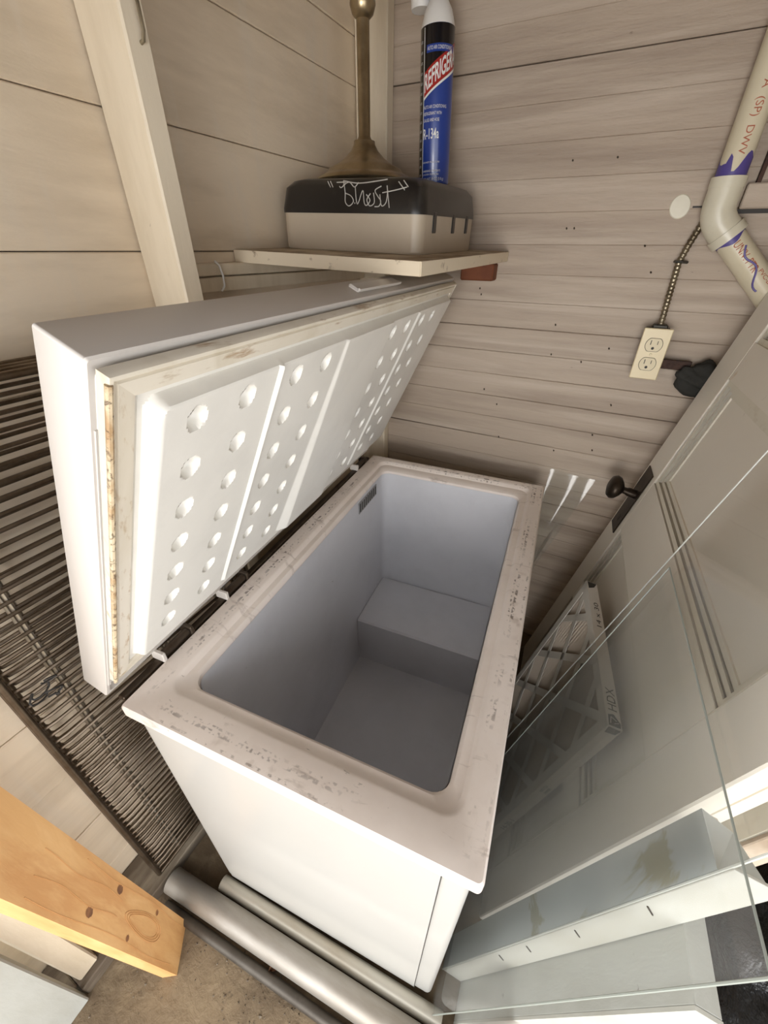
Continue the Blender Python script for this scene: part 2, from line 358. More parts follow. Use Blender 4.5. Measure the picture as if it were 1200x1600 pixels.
# narrow boards of the back wall
P = 0.1136
k = 0
z = Z(0.02) - P * 21
while z < ZC:
    z0 = max(z, 0.0); z1 = min(z + P, ZC)
    if z1 - z0 > 0.02:
        h = z1 - z0; dy = random.uniform(0, .004 if z0 < Z(-.3) else .002); tl = random.uniform(-.0035, .0035) if z0 < Z(-.3) else random.uniform(-.001, .001)
        mb = MB(); up = z0 > Z(-.3); g = 0.0 if up else .0005; c = .0018 if up else .003
        g1 = .003 if abs(z1 - Z(.588)) < .03 else g
        x0, x1 = XW - .02, XR
        prof = [(.04, g), (.04, h - g1), (c, h - g1), (0, h - g1 - c), (0, g + c), (c, g)]
        A = [(x0, YW + dy + p[0], z0 + p[1] + tl) for p in prof]; B = [(x1, YW + dy + p[0], z0 + p[1] - tl) for p in prof]
        n = len(prof); mb.v = A + B; mb.f = [tuple(range(n))[::-1], tuple(range(n, 2 * n))] + [(i, (i + 1) % n, n + (i + 1) % n, n + i) for i in range(n)]
        mb.build('board', 'back', wb)
    z += P
# wide boards of the left wall
zs = [Z(-.012) + .3005 * i for i in range(-8, 14)]
zs = sorted([q for q in zs if 0.02 < q < ZC - .05] + [0.0, Z(.738), ZC])
for z0, z1 in zip(zs[:-1], zs[1:]):
    g = .0012; c = .003; dx = random.uniform(-.003, .003); h = z1 - z0
    prof = [(-.045, g), (-.045, h - g), (-c, h - g), (0, h - g - c), (0, g + c), (-c, g)]
    A = [(XW + dx + p[0], YF, z0 + p[1]) for p in prof]; B = [(XW + dx + p[0], YW + .03, z0 + p[1]) for p in prof]
    mb = MB(); n = 6; mb.v = A + B; mb.f = [tuple(range(n))[::-1], tuple(range(n, 2 * n))] + [(i, (i + 1) % n, n + (i + 1) % n, n + i) for i in range(n)]
    mb.build('board', 'left', wl)
for y0, y1, xi in ((.898, .963, -1.099), (2.135, 2.199, -1.092), (-.235, -.17, -1.095)):
    MB().box(XW + .004, xi, y0, y1, .068, ZC, .005).build('stud', 'stud', wl)
MB().box(XW + .004, -1.07, -.245, YW, 0, .067, .004).build('sill_plate', 'sill', wl)
MB().box(XW + .004, -1.10, YF, -.247, 0, .067, .004).build('sill_plate', 'sill', wl)

# ================================================================== CHEST FREEZER
FY = radians(5.10126569)
Sx = Vector((cos(FY), sin(FY), 0)); Lx = Vector((-sin(FY), cos(FY), 0)); UP = Vector((0, 0, 1))
fo = Sx * -.858 + Lx * .299
FR = empty('chest_freezer', (fo.x, fo.y, 0), cols(Sx, Lx, UP), label='white chest freezer standing open with its lid raised', cat='freezer')
WA, WB_, ZT = .946, 1.66, 1.30
# outer cabinet: an open shell so the liner shows the inside
b = MB()
i0, j0 = .016, .016
def ring(ins, z, r): return rrect(ins, WA - ins, ins, WB_ - ins, r, z, 4)
b.loops([ring(.10, .04, .02), ring(.022, .04, .02), ring(.016, .05, .02), ring(.016, .16, .02), ring(.016, 1.265, .02), ring(.016, 1.285, .02)], cap0=True)
body = b.build('body', 'fz', FR, smooth=30)
# pressed panel on the near end: slightly raised sheet, bottom crease and edge strip
pn = MB()
pn.loops([[(.046, .0155, .048), (.868, .0155, .048), (.868, .0155, 1.262), (.046, .0155, 1.262)], [(.050, .0115, .052), (.867, .0115, .052), (.867, .0115, 1.262), (.050, .0115, 1.262)], [(.054, .010, .17), (.866, .010, .17), (.866, .010, 1.262), (.054, .010, 1.262)]], cap1=True)
pn.build('end_panel', 'fz', FR)
MB().box(.8672, .8688, .0095, .0165, .05, 1.262).build('seam', 'seam', FR)
for a_, b_ in ((.07, .07), (.876, .07), (.07, 1.59), (.876, 1.59)):
    MB().lathe([(.03, 0), (.034, .01), (.028, .045)], 12, (a_, b_, 0)).build('foot', 'seam', FR)
def rl(a0, a1, b0, b1, r, z): return rrect(a0, a1, b0, b1, r, z, 6)
rim = MB().loops([rl(.014, .932, .014, 1.646, .02, 1.262), rl(.0, .946, .0, 1.66, .012, 1.264), rl(0, .946, 0, 1.66, .012, 1.294), rl(.005, .941, .005, 1.655, .010, 1.30),
                  rl(.066, .886, .082, 1.618, .05, 1.30), rl(.072, .880, .090, 1.612, .048, 1.296), rl(.082, .872, .106, 1.60, .044, 1.284),
                  rl(.100, .850, .122, 1.565, .045, 1.281), rl(.108, .842, .130, 1.553, .045, 1.272), rl(.111, .839, .133, 1.549, .044, 1.25)])
rim.build('rim', 'rim', FR, smooth=35)
lin = MB().loops([rl(.1115, .8385, .1335, 1.5485, .044, 1.262), rl(.118, .832, .140, 1.535, .044, .9), rl(.128, .822, .150, 1.515, .045, .235),
                  rl(.136, .814, .158, 1.507, .04, .205), rl(.15, .80, .17, 1.495, .03, .20)], cap1=True)
liner = lin.build('liner', 'liner', FR, smooth=50)
hp = MB().box(.121, .829, 1.125, 1.52, .19, .525, .010); hp.build('compressor_hump', 'liner', FR, smooth=30)
# grille label on the liner's rear wall, with printed lines
st = MB().box(.1145, .1165, 1.215, 1.435, 1.185, 1.247); stk = st.build('label_sticker', 'sticker', FR)
pl = MB()
for q in range(9): pl.box(.1164, .1172, 1.225 + q * .0235, 1.238 + q * .0235, 1.192, 1.24)
pl.build('print', 'seam', stk)
# ---- lid (outer skin, opens about 65 degrees)
D = Vector((.433, 0, .9014)).normalized(); Bv = Vector((0, 1, 0)); Nw = D.cross(Bv)   # Nw points outward (towards the wall)
LM = cols(D, Bv, Nw)
LS, LB = .968, 1.645
lid = MB()
def lr(s0, s1, b0, b1, r, w): return rrect(s0, s1, b0, b1, r, w, 4)
lid.loops([lr(.012, LS - .030, .014, LB - .014, .012, -.060), lr(.012, LS - .022, .010, LB - .010, .012, -.076), lr(.003, LS - .003, .002, LB - .002, .004, -.076), lr(0, LS, 0, LB, .004, -.073),
           lr(0, LS, 0, LB, .004, -.003), lr(.003, LS - .002, .002, LB - .002, .004, 0)], cap0=True, cap1=True)
LID = lid.build('lid', 'lidskin', FR, smooth=35); setm(LID, (-.099, 0, 1.358), LM)
# liner flange under the gasket
fl = MB().loops([lr(.10, LS - .016, .010, LB - .012, .01, -.06), lr(.10, LS - .016, .010, LB - .012, .01, -.083), lr(.104, LS - .02, .014, LB - .016, .01, -.087)], cap1=True)
fl.build('lid_flange', 'lidpanel', LID, smooth=30)
# gasket: four mitred sides with a ribbed profile
prof = [(0, 0), (.0005, -.010), (.003, -.016), (.007, -.017), (.0105, -.012), (.0125, -.012), (.014, -.016), (.030, -.017), (.037, -.016), (.039, -.010), (.040, 0)]
gs0, gs1, gb0, gb1 = .112, LS - .008, .005, LB - .01
def gside(kind):
    A, Bq = [], []
    for q, w in prof:
        w = w - .084
        if kind == 'top': A.append((gs1 - q, gb0 + q, w)); Bq.append((gs1 - q, gb1 - q, w))
        if kind == 'bot': A.append((gs0 + q, gb0 + q, w)); Bq.append((gs0 + q, gb1 - q, w))
        if kind == 'near': A.append((gs0 + q, gb0 + q, w)); Bq.append((gs1 - q, gb0 + q, w))
        if kind == 'far': A.append((gs0 + q, gb1 - q, w)); Bq.append((gs1 - q, gb1 - q, w))
    m = MB(); n = len(A); m.v = A + Bq; m.f = [(i, i + 1, n + i + 1, n + i) for i in range(n - 1)]; return m
for kd in ('top', 'bot', 'near', 'far'):
    gside(kd).build('gasket', 'gasketn' if kd in ('near', 'far') else 'gasket', LID, smooth=25)
# the split outer lip of the near gasket is brown with mould
gl = MB().tube([(gs0 + .002, .0075, -.099), (.5, .0070, -.0995), (gs1 - .012, .0075, -.099)], .0046, 8); gl.build('gasket_lip', 'gasketdirt', LID, smooth=True)
# moulded panel with dimples, fine ribs and a raised middle bay
ps0, ps1, pb0, pb1 = .150, .924, .046, 1.60
colsb = [.133, .250, .403, .523, .938, 1.065, 1.224, 1.352]
rows = [.268 + .0995 * q for q in range(7)]
def pheight(s_, b_):
    def ramp(x, a, c): return max(0, min(1, (x - a) / (c - a)))
    R_ = .022
    ds = min(s_ - ps0, ps1 - s_); db = min(b_ - pb0, pb1 - b_)
    q0 = .0125
    e = min(ds, db) - q0
    if ds < q0 + R_ and db < q0 + R_: e = R_ - sqrt((q0 + R_ - ds) ** 2 + (q0 + R_ - db) ** 2)
    d = ramp(e, 0, .0075); st = ramp(min(ds, db), 0, .003)
    h = .009 * st + .025 * d
    for c in (.337, 1.148):
        if .205 < s_ < .905: h += .0065 * max(0, 1 - abs(b_ - c) / .0075)
    if .2 < s_ < .905:
        f = (.905 - s_) / .7
        l0, l1 = .600, .608 + .034 * f
        r1, r0 = .905 - .012 * f, .912
        if b_ > l0 and b_ < r0:
            h += (.004 + .014 * f) * min(ramp(b_, l0, l1), ramp(r0 - b_, 0, r0 - r1 + .004))
    for c in colsb:
        if abs(b_ - c) < .03:
            for r_ in rows:
                q = ((b_ - c) / .0195) ** 2 + ((s_ - r_) / .0215) ** 2
                if q < 1: h -= .019 * min(1, 1.35 * (1 - q) ** .55)
    return h
def linspace(a, c, n): return [a + (c - a) * i / n for i in range(n + 1)]
ss = linspace(ps0, ps1, 200); bs = linspace(pb0, pb1, 400)
pm = MB()
for s_ in ss:
    for b_ in bs: pm.v.append((s_, b_, -.086 - pheight(s_, b_)))
nb = len(bs)
for i in range(len(ss) - 1):
    for j in range(nb - 1): pm.f.append((i * nb + j, i * nb + j + 1, (i + 1) * nb + j + 1, (i + 1) * nb + j))
pm.build('inner_panel', 'lidpanel', LID, smooth=35)
hd = MB().box(LS - .004, LS + .007, .735, 1.03, -.052, -.020, .004)
hd.box(LS + .004, LS + .010, .735, 1.03, -.056, -.050); hd.build('handle', 'lidskin', LID, smooth=30)
MB().box(.06, LS - .10, .006, .012, -.0785, -.0745).build('edge_fold', 'lidskin', LID)
# hinges between lid and rim
for c in (.205, .47, 1.50):
    hg = empty('hinge', (-.012, c, 1.312), None, FR)
    MB().tube([(0, -.045, 0), (0, .045, 0)], .0125, 12).build('barrel', 'hinge', hg, smooth=True)
    MB().box(-.03, .018, -.06, -.047, -.014, .018, .003).build('knuckle', 'lidskin', hg)
    MB().box(-.03, .018, .047, .06, -.014, .018, .003).build('knuckle', 'hinge', hg)
MB().box(-.03, -.006, .02, 1.62, 1.285, 1.300, .003).build('hinge_rail', 'hinge', FR)

# ================================================================== WIRE SHELF standing on end behind the freezer
RK = empty('wire_shelf', (-1.105, .10, .07), label='front chrome wire rack shelf stood on end right behind the freezer lid', cat='shelf')
RH, RD = 2.0, .775
MB().tube([(0, 0, 0), (0, 0, RH)], .0095, 10).build('side_rail', 'chrome', RK, smooth=True)
MB().tube([(0, RD, 0), (0, RD, RH)], .0095, 10).build('side_rail', 'chrome', RK, smooth=True)
for yy in (.0, RD): MB().tube([(-.048, yy, 0), (-.048, yy, RH)], .0075, 8).build('lower_rail', 'chrome', RK, smooth=True)
for zz in (0, RH):
    MB().tube([(0, 0, zz), (0, RD, zz)], .0095, 10).build('end_rail', 'chrome', RK, smooth=True)
    MB().tube([(-.048, 0, zz), (-.048, RD, zz)], .0075, 8).build('end_rail', 'chrome', RK, smooth=True)
for yy in (.105, .40, .67):
    MB().tube([(-.0085, yy, 0), (-.0085, yy, RH)], .0055, 8).build('cross_rod', 'chromelite', RK, smooth=True)
    MB().tube([(-.040, yy - .004, 0), (-.040, yy - .004, RH)], .0055, 8).build('cross_rod', 'chromelite', RK, smooth=True)
nw = 57
wm = MB().tube([(-.048, .001, 0), (-.022, .003, 0), (-.004, .014, 0), (0.0, .04, 0), (0.0, RD / 2, 0), (0.0, RD - .04, 0), (-.004, RD - .014, 0), (-.022, RD - .003, 0), (-.048, RD - .001, 0)], .0052, 6)
w0 = wm.build('wire', 'chrome', RK, smooth=True); w0.location = (0.0, 0, U * RH / (nw + 1))
for q in range(1, nw):
    cpy(w0, RK, (random.uniform(-.0006, .0006), 0, RH * (q + 1) / (nw + 1)), 'wire')
RK['group'] = 'wire racks stood behind the freezer'
RK2 = RK.copy(); COL.objects.link(RK2); RK2.location = Vector((-1.173, .118, .07)) * U
RK2['label'] = 'second wire rack shelf behind the first, nearest the left wall boards'
for ch in list(RK.children): cpy(ch, RK2)
# twist of black wire caught on the rack
tw = MB(); pts = []
for q in range(40):
    t_ = q / 39; pts.append((.012 + .006 * sin(t_ * 31), .055 + .03 * sin(t_ * 9) + .01 * sin(t_ * 37), .07 * t_ + .012 * cos(t_ * 23)))
tw.tube(pts, .0028, 5)
twist = tw.build('wire_twist', 'ink', label='small tangle of black wire caught on the wire rack', cat='wire'); setm(twist, (-1.10, .10, Z(-1.03)))

# ================================================================== CORNER SHELF AND WHAT STANDS ON IT
def shz(x, y): return Z(-.006 - .030 * (x + 1.25) + .023 * (y - 1.25))
CS = empty('corner_shelf', (-.9, 1.73, Z(-.04)), label='worn white plywood corner shelf above the freezer lid', cat='shelf')
def rel(v, o): return [(p[0] - o[0], p[1] - o[1], p[2] - o[2]) for p in v]
o_ = (-.9, 1.73, Z(-.04))
sx0, sx1, sy0, sy1 = XW + .006, -.497, 1.262, YW - .004
poly = [(sx0, sy0), (-.517, 1.228), (sx1, sy1), (-1.088, sy1), (-1.088, 2.13), (sx0, 2.13)]
n = len(poly)
vb = [(x, y, shz(x, y) - .038) for x, y in poly]; vt = [(x, y, shz(x, y)) for x, y in poly]
mb = MB(); mb.add(rel(vb + vt, o_), [tuple(range(n))[::-1], tuple(range(n, 2 * n))] + [(i, (i + 1) % n, n + (i + 1) % n, n + i) for i in range(n)])
board = mb.build('board', 'shelfwood', CS)
# paler chipped front edges (thin facing strips)
for (xa, ya), (xb, yb), nx, ny in (((sx0, sy0), (-.517, 1.228), 0, -1), ((-.517, 1.228), (sx1, sy1), 1, 0)):
    e = .003
    v = []
    for dz in (-.037, -.001):
        for (x, y) in ((xa, ya), (xb, yb)):
            v.append((x, y, shz(x, y) + dz)); v.append((x + nx * e, y + ny * e, shz(x, y) + dz))
    mb = MB(); mb.hexa(rel([v[0], v[2], v[3], v[1], v[4], v[6], v[7], v[5]], o_)); mb.build('edge_band', 'shelfedge', CS)
zc = Z(-.042)
mb = MB(); mb.box(XW + .004 - o_[0], -1.205 - o_[0], .967 - o_[1], 2.13 - o_[1], Z(-.080) - o_[2], Z(-.044) - o_[2], .003); mb.build('cleat', 'stud', CS)
mb = MB(); mb.box(XW + .004 - o_[0], -1.212 - o_[0], .967 - o_[1], 2.13 - o_[1], Z(-.128) - o_[2], Z(-.084) - o_[2], .003); mb.build('cleat', 'stud', CS)
bk = MB(); bk.box(-.69 - o_[0], -.535 - o_[0], 2.125 - o_[1], YW - .001 - o_[1], Z(-.122) - o_[2], Z(-.052) - o_[2], .006); bk.build('support_block', 'brick', CS)
lp = MB(); lp.tube([(-1.208, 1.13, Z(-.038)), (-1.196, 1.135, Z(-.05)), (-1.192, 1.14, Z(-.08)), (-1.196, 1.142, Z(-.11)), (-1.202, 1.132, Z(-.125))], .0035, 6)
lp.build('wire_loop', 'white', label='thin white wire loop hanging on the ledge beside the stud', cat='wire', smooth=True)

# --- evaporator-style box with beige base and black cover
nrm = Vector((.030, -.023, 1)).normalized(); xa = (Vector((1, 0, -.030))).normalized(); ya = nrm.cross(xa)
AC = empty('plastic_box', (-.925, 1.79, shz(-.925, 1.79) + .0008), cols(xa, ya, nrm), label='beige plastic box with a black cover and silver scrawl on the corner shelf', cat='box')
hw, hd_ = .287, .290
base = MB().loops([rrect(-hw + .004, hw - .004, -hd_ + .004, hd_ - .004, .038, 0), rrect(-hw, hw, -hd_, hd_, .04, .006), rrect(-hw, hw, -hd_, hd_, .04, .118)], cap0=True, cap1=True)
base.build('base', 'acbeige', AC, smooth=35)
cov = MB().loops([rrect(-hw - .004, hw + .004, -hd_ - .004, hd_ + .004, .044, .112), rrect(-hw - .004, hw + .004, -hd_ - .004, hd_ + .004, .044, .124), rrect(-hw + .006, hw - .006, -hd_ + .006, hd_ - .006, .05, .185), rrect(-hw + .022, hw - .022, -hd_ + .022, hd_ - .022, .07, .205), rrect(-hw + .05, hw - .05, -hd_ + .05, hd_ - .05, .06, .212)], cap0=True, cap1=True)
cov.build('cover', 'acblack', AC, smooth=40)
for yy in (1.612, 1.808, 1.968):
    t_ = MB().box(hw - .002, hw + .005, yy - 1.79 - .013, yy - 1.79 + .013, .062, .122, .002); t_.build('clip', 'acblack', AC)
strokes = [[(290, 372), (308, 402)], [(306, 371), (323, 402)], [(345, 378), (398, 380), (374, 404), (362, 398)], [(385, 372), (398, 430), (402, 478), (425, 497), (449, 474), (432, 446), (398, 432)], [(457, 480), (459, 486)],
           [(455, 400), (473, 488), (500, 420), (512, 478), (527, 494), (545, 468), (522, 440)], [(545, 435), (527, 466), (545, 496), (570, 480), (562, 432)], [(603, 400), (570, 420), (588, 450), (606, 472), (598, 497), (574, 500)],
           [(598, 440), (612, 495), (636, 478), (640, 420)], [(634, 398), (656, 505)], [(612, 432), (680, 420), (742, 406)], [(385, 370), (480, 384), (634, 368)], [(695, 380), (731, 420)], [(721, 374), (748, 405)], [(385, 392), (420, 378), (450, 402), (474, 380)]]
def smooth_line(p):
    if len(p) < 3: return p
    q = [p[0]] + list(p) + [p[-1]]; out = []
    for i in range(1, len(q) - 2):
        for k in range(6):
            t = k / 6; a, b2, c, d = q[i - 1], q[i], q[i + 1], q[i + 2]
            out.append(tuple(.5 * (2 * b2[m] + (c[m] - a[m]) * t + (2 * a[m] - 5 * b2[m] + 4 * c[m] - d[m]) * t * t + (3 * b2[m] - a[m] - 3 * c[m] + d[m]) * t ** 3) for m in (0, 1)))
    return out + [p[-1]]
wr = MB()
for s_ in strokes:
    s_ = smooth_line(s_)
    pt = []
    for cx, cy in s_:
        px, py = 430 + cx / 3.636, 180 + cy / 3.636
        X_ = -1.012 + (px - 505) * .002446; Zz = .191 - (py - 285) * .00197
        lz = Zz + .004; y_ = -hd_ + .006 - (.185 - lz) / .061 * .010 - .0022
        pt.append((X_ + .925, y_, lz))
    wr.tube(pt, .0016, 5)
wr.build('marker_writing', 'marker', AC)

# --- brass lamp
LP_ = empty('table_lamp', (-1.015, 1.80, shz(-1.0, 1.8) + .2175), label='tarnished brass candlestick lamp standing on the black plastic box', cat='lamp')
MB().lathe([(.185, 0), (.19, .006), (.186, .014), (.168, .022), (.150, .030), (.142, .042), (.110, .056), (.078, .074), (.052, .098), (.041, .116), (.040, .126)], 40).build('base', 'brass', LP_, smooth=50)
MB().lathe([(.033, .124), (.026, .134), (.0225, .14), (.0225, .44)], 24).build('pole', 'brass', LP_, smooth=50)
MB().lathe([(.022, .435), (.036, .447), (.044, .468), (.041, .492), (.028, .506), (.024, .52), (.024, .80), (.036, .81), (.036, .86), (.018, .87)], 28).build('knob_and_upper_pole', 'brass', LP_, smooth=50)

# --- refrigerant can
cx, cy = -.792, 1.975
RC = empty('refrigerant_can', (cx, cy, shz(-.85, 1.9) + .2175), Matrix.Rotation(radians(-2.2), 3, 'Y'), label='tall blue and black refrigerant can with blue cap on the plastic box', cat='can')
r = .0597
MB().lathe([(r - .008, 0), (r - .002, .003), (r, .009), (r, .435)], 40).build('can', 'canblue', RC, smooth=50)
MB().lathe([(r, .433), (r - .002, .445), (r - .012, .478), (r - .030, .506), (r - .038, .514)], 40).build('shoulder', 'white', RC, smooth=60)
MB().lathe([(.030, .510), (.030, .535), (.034, .545), (.034, .575), (.022, .60), (.022, .64), (.012, .65)], 20).build('cap', 'capblue', RC, smooth=40)
gb = MB().lathe([(.034, .0), (.036, .006), (.036, .09), (.03, .10)], 16, (-.075, .02, .50)); gb.build('gauge', 'white', RC, smooth=40)
MB().tube([(-.03, .008, .56), (-.06, .016, .55)], .012, 8).build('gauge_stem', 'capblue', RC, smooth=True)
th0 = atan2(-cy, -cx)
def wrap(rr): return lambda x, z, r0=rr: (r0 * cos(th0 + x / r), r0 * sin(th0 + x / r), z)
def strip(x0, x1, fz0, fz1, rr, name, mat, n=40):
    m = MB(); wfn = wrap(rr)
    for i in range(n + 1):
        x = x0 + (x1 - x0) * i / n; m.v.append(wfn(x, fz0(x))); m.v.append(wfn(x, fz1(x)))
    m.f = [(2 * i, 2 * i + 2, 2 * i + 3, 2 * i + 1) for i in range(n)]
    return m.build(name, mat, RC, smooth=True)
xl, xr_ = -.052, .110
dg = lambda x: .292 + (x + .035) * .62      # centre line of the red band, rising to the right
strip(xl, xr_, lambda x: dg(x) + .034, lambda x: .4345, r + .0005, 'label_top', 'canblack')
strip(-.20, xl, lambda x: .01, lambda x: .4345, r + .0005, 'label_side', 'canblack')
strip(xl, xl + .003, lambda x: .01, lambda x: .43, r + .0009, 'label_line', 'print', 4)
strip(xl + .003, xr_, lambda x: dg(x) - .030, lambda x: dg(x) + .034, r + .0008, 'label_band', 'canred')
strip(xl + .003, xr_, lambda x: dg(x) - .037, lambda x: dg(x) - .030, r + .001, 'label_stripe', 'print')
strip(xl + .012, .07, lambda x: .366, lambda x: .386, r + .0008, 'label_banner', 'canblue')
def ctext(txt, x, z, size, width, slope=0.0, mat='print', bold=0.0):
    wfn = wrap(r + .0018)
    text_map(txt, size, lambda a, c: wfn(x + a, z + c + slope * a), width, bold).build('lettering', mat, RC)
ctext('AUTO AIR CONDITIONING', -.036, .3715, .014, .092)
ctext('REFRIGERANT', -.047, dg(-.047) - .019, .064, .160, .62, 'print', .022)
ctext('AUTO AIR CONDITIONING', -.046, .222, .013, .086)
ctext('REFRIGERANT WITH', -.046, .204, .013, .068)
ctext('GAUGE AND HOSE', -.046, .186, .013, .060)
ctext('R-134a', -.048, .138, .042, .062, 0.0, 'print', .012)
ctext('DO NOT PUNCTURE', -.046, .067, .007, .066)
ctext('WARNING: CONTENTS', -.046, .040, .009, .07)
ctext('UNDER PRESSURE', -.046, .030, .007, .064)
ctext('NET WT 18 OZ (510 g)', -.046, .014, .012, .085)
for q in range(15):
    z0 = .03 + q * .026; ctext('AUTO', -.072, z0, .010, .014)

# ================================================================== ITEMS ON THE BACK WALL
# PVC drain
px_, py_ = .236, 2.146
PV = empty('drain_pipe', (px_, py_, Z(.15)), label='cream plastic drain pipe with purple primer and a bent elbow on the back wall', cat='pipe')
rp = .0445
MB().tube([(0, 0, ZC - Z(.15)), (0, 0, .03)], rp, 24).build('upper_pipe', 'pvc', PV, smooth=True)
path = [(0, 0, .065), (0, 0, -.005)]
for q in range(0, 8):
    a = radians(47 * q / 7); path.append((.095 * (1 - cos(a)), 0, -.005 - .095 * sin(a)))
dx, dz = sin(radians(47)), -cos(radians(47)); e = path[-1]
path.append((e[0] + dx * .03, 0, e[2] + dz * .03))
MB().tube(path, .0515, 24).build('elbow', 'pvcfit', PV, smooth=40)
h0 = (e[0] + dx * .022, 0, e[2] + dz * .022); h1 = (e[0] + dx * .052, 0, e[2] + dz * .052)
MB().tube([(0, 0, .066), (0, 0, .036)], .0535, 24).build('elbow_collar', 'pvcfit', PV, smooth=40)
MB().tube([h0, h1], .0570, 24).build('elbow_collar', 'pvcfit', PV, smooth=40)
q0 = (e[0] + dx * .04, 0, e[2] + dz * .04); q1 = (e[0] + dx * .68, 0, e[2] + dz * .68)
lowp = MB().tube([q0, q1], rp, 24).build('lower_pipe', 'pvc', PV, smooth=True)
# primer smears: curved shells with ragged tops
def pshell(fa, r_, name, mat, frame=None):
    m = MB(); nA = 36
    for i in range(nA + 1):
        a = -pi + 2 * pi * i / nA; z0, z1 = fa(a); m.v += [(r_ * cos(a), r_ * sin(a), z0), (r_ * cos(a), r_ * sin(a), z1)]
    m.f = [(2 * i, 2 * i + 2, 2 * i + 3, 2 * i + 1) for i in range(nA)]
    if frame: m.v = [tuple(frame @ Vector(v)) for v in m.v]
    return m.build(name, mat, PV, smooth=True)
pshell(lambda a: (.055, .105 + .022 * sin(2.1 * a + 2.5) + .012 * sin(5 * a) + (.03 if -2.25 < a < -1.8 else 0)), rp + .0008, 'primer_smear', 'primer')
fr = Matrix.Translation(Vector(h1)) @ cols(Vector((dz, 0, -dx)), Vector((0, 1, 0)), Vector((dx, 0, dz))).to_4x4()
pshell(lambda a: (-.004, .012 + .008 * sin(3 * a)), rp + .0008, 'primer_smear', 'primer', fr)
sm = MB(); pts = []
for q in range(16):
    t_ = q / 15; a = -pi / 2 + .9 * (t_ - .5) + .25 * sin(t_ * 9); v = fr @ Vector(((rp + .0006) * cos(a), (rp + .0006) * sin(a), .05 + .16 * t_)); pts.append(v)
sm.tube(pts, .0035, 5); sm.build('primer_run', 'primer', PV, smooth=True)
def axtext(txt, size, start, a0, frame=None, down=True, width=None):
    rr = rp + .0012
    def fn(x, y):
        a = a0 + (y if down else -y) / rr; v = Vector((rr * cos(a), rr * sin(a), start - x if down else start + x))
        return tuple(frame @ v) if frame else tuple(v)
    text_map(txt, size, fn, width).build('pipe_print', 'redprint', PV)
axtext('UNIV.  PTR  A  (SP)  DWV', .030, .46, -1.75, None, True, .34)
axtext('UNIV. PTR A DWV', .030, .80, -1.75, None, True, .28)
axtext('UNIV. PTR', .036, .02, -1.40, fr, False, .125)
axtext('PVC-DWV', .020, .15, -1.75, fr, False, .10)

# round cover patch and slit beside it
RPc = MB().lathe([(.037, 0), (.037, .004), (.034, .006)], 26); rc = RPc.build('round_cover', 'pvcfit', label='small round painted cover patch on the board wall beside the elbow', cat='cover plate', smooth=30)
setm(rc, (.119, YW + .003, Z(.141)), cols(Vector((1, 0, .35)).normalized(), Vector((-.35, 0, 1)).normalized(), Vector((0, -1, 0))))
rc.scale = (.9, 1.05, 1)
MB().box(.160, .235, YW - .001, YW + .004, Z(.136), Z(.142)).build('slit', 'ink', wb)
ldg = MB().box(.30, XR, 2.165, YW + .002, Z(.128), Z(.20), .004); ldg.build('ledger_strip', 'back', wb)
MB().box(.30, XR, 2.185, YW + .002, Z(.116), Z(.128)).build('ledger_gap', 'ink', wb)
MB().box(.322, .334, 2.17, YW + .002, Z(.20), ZC).build('dark_batten', 'rust', wb)

# outlet
OX, OZ, OY = .183, Z(-.366), 2.112
OT = empty('wall_outlet', (OX, OY, OZ), label='ivory duplex power outlet on the back wall', cat='outlet')
MB().box(-.047, .047, .004, YW - OY - .001, -.093, .094, .004).build('box', 'darkmetal', OT)
MB().box(-.0525, .0525, -.004, .004, -.101, .101, .003).build('plate', 'ivory', OT)
MB().lathe([(.005, 0), (.004, .002)], 10).build('screw', 'ivory2', OT)
OT.children[-1].rotation_euler = (pi / 2, 0, 0); OT.children[-1].location = (0, -.004 * U, 0)
for zz in (.038, -.038):
    fc = MB(); out = []
    for q in range(28):
        a = 2 * pi * q / 28; out.append((.031 * cos(a), max(-.0255, min(.0255, .031 * sin(a)))))
    fc.loops([[(x, -.004, z_) for x, z_ in out], [(x * .98, -.0065, z_ * .98) for x, z_ in out]], cap1=True)
    f_ = fc.build('receptacle', 'ivory2', OT); f_.location = (0, 0, zz * U)
    ro = MB(); ro.loops([[(x * 1.05, -.0043, z_ * 1.05) for x, z_ in out], [(x * 1.0, -.0043, z_ * 1.0) for x, z_ in out]]); ro.build('outline', 'ink', f_)
    MB().box(-.0145, -.0115, -.0072, -.006, .0, .018).build('slot', 'ink', f_)
    MB().box(.0105, .0130, -.0072, -.006, .002, .016).build('slot', 'ink', f_)
    gm = MB().lathe([(.0055, 0), (.0055, .0012)], 12); g_ = gm.build('ground_hole', 'ink', f_); g_.rotation_euler = (pi / 2, 0, 0); g_.location = (-.001 * U, -.0061 * U, -.013 * U)
MB().box(-.025, .03, .02, .06, .093, .112, .004).build('connector', 'darkmetal', OT)
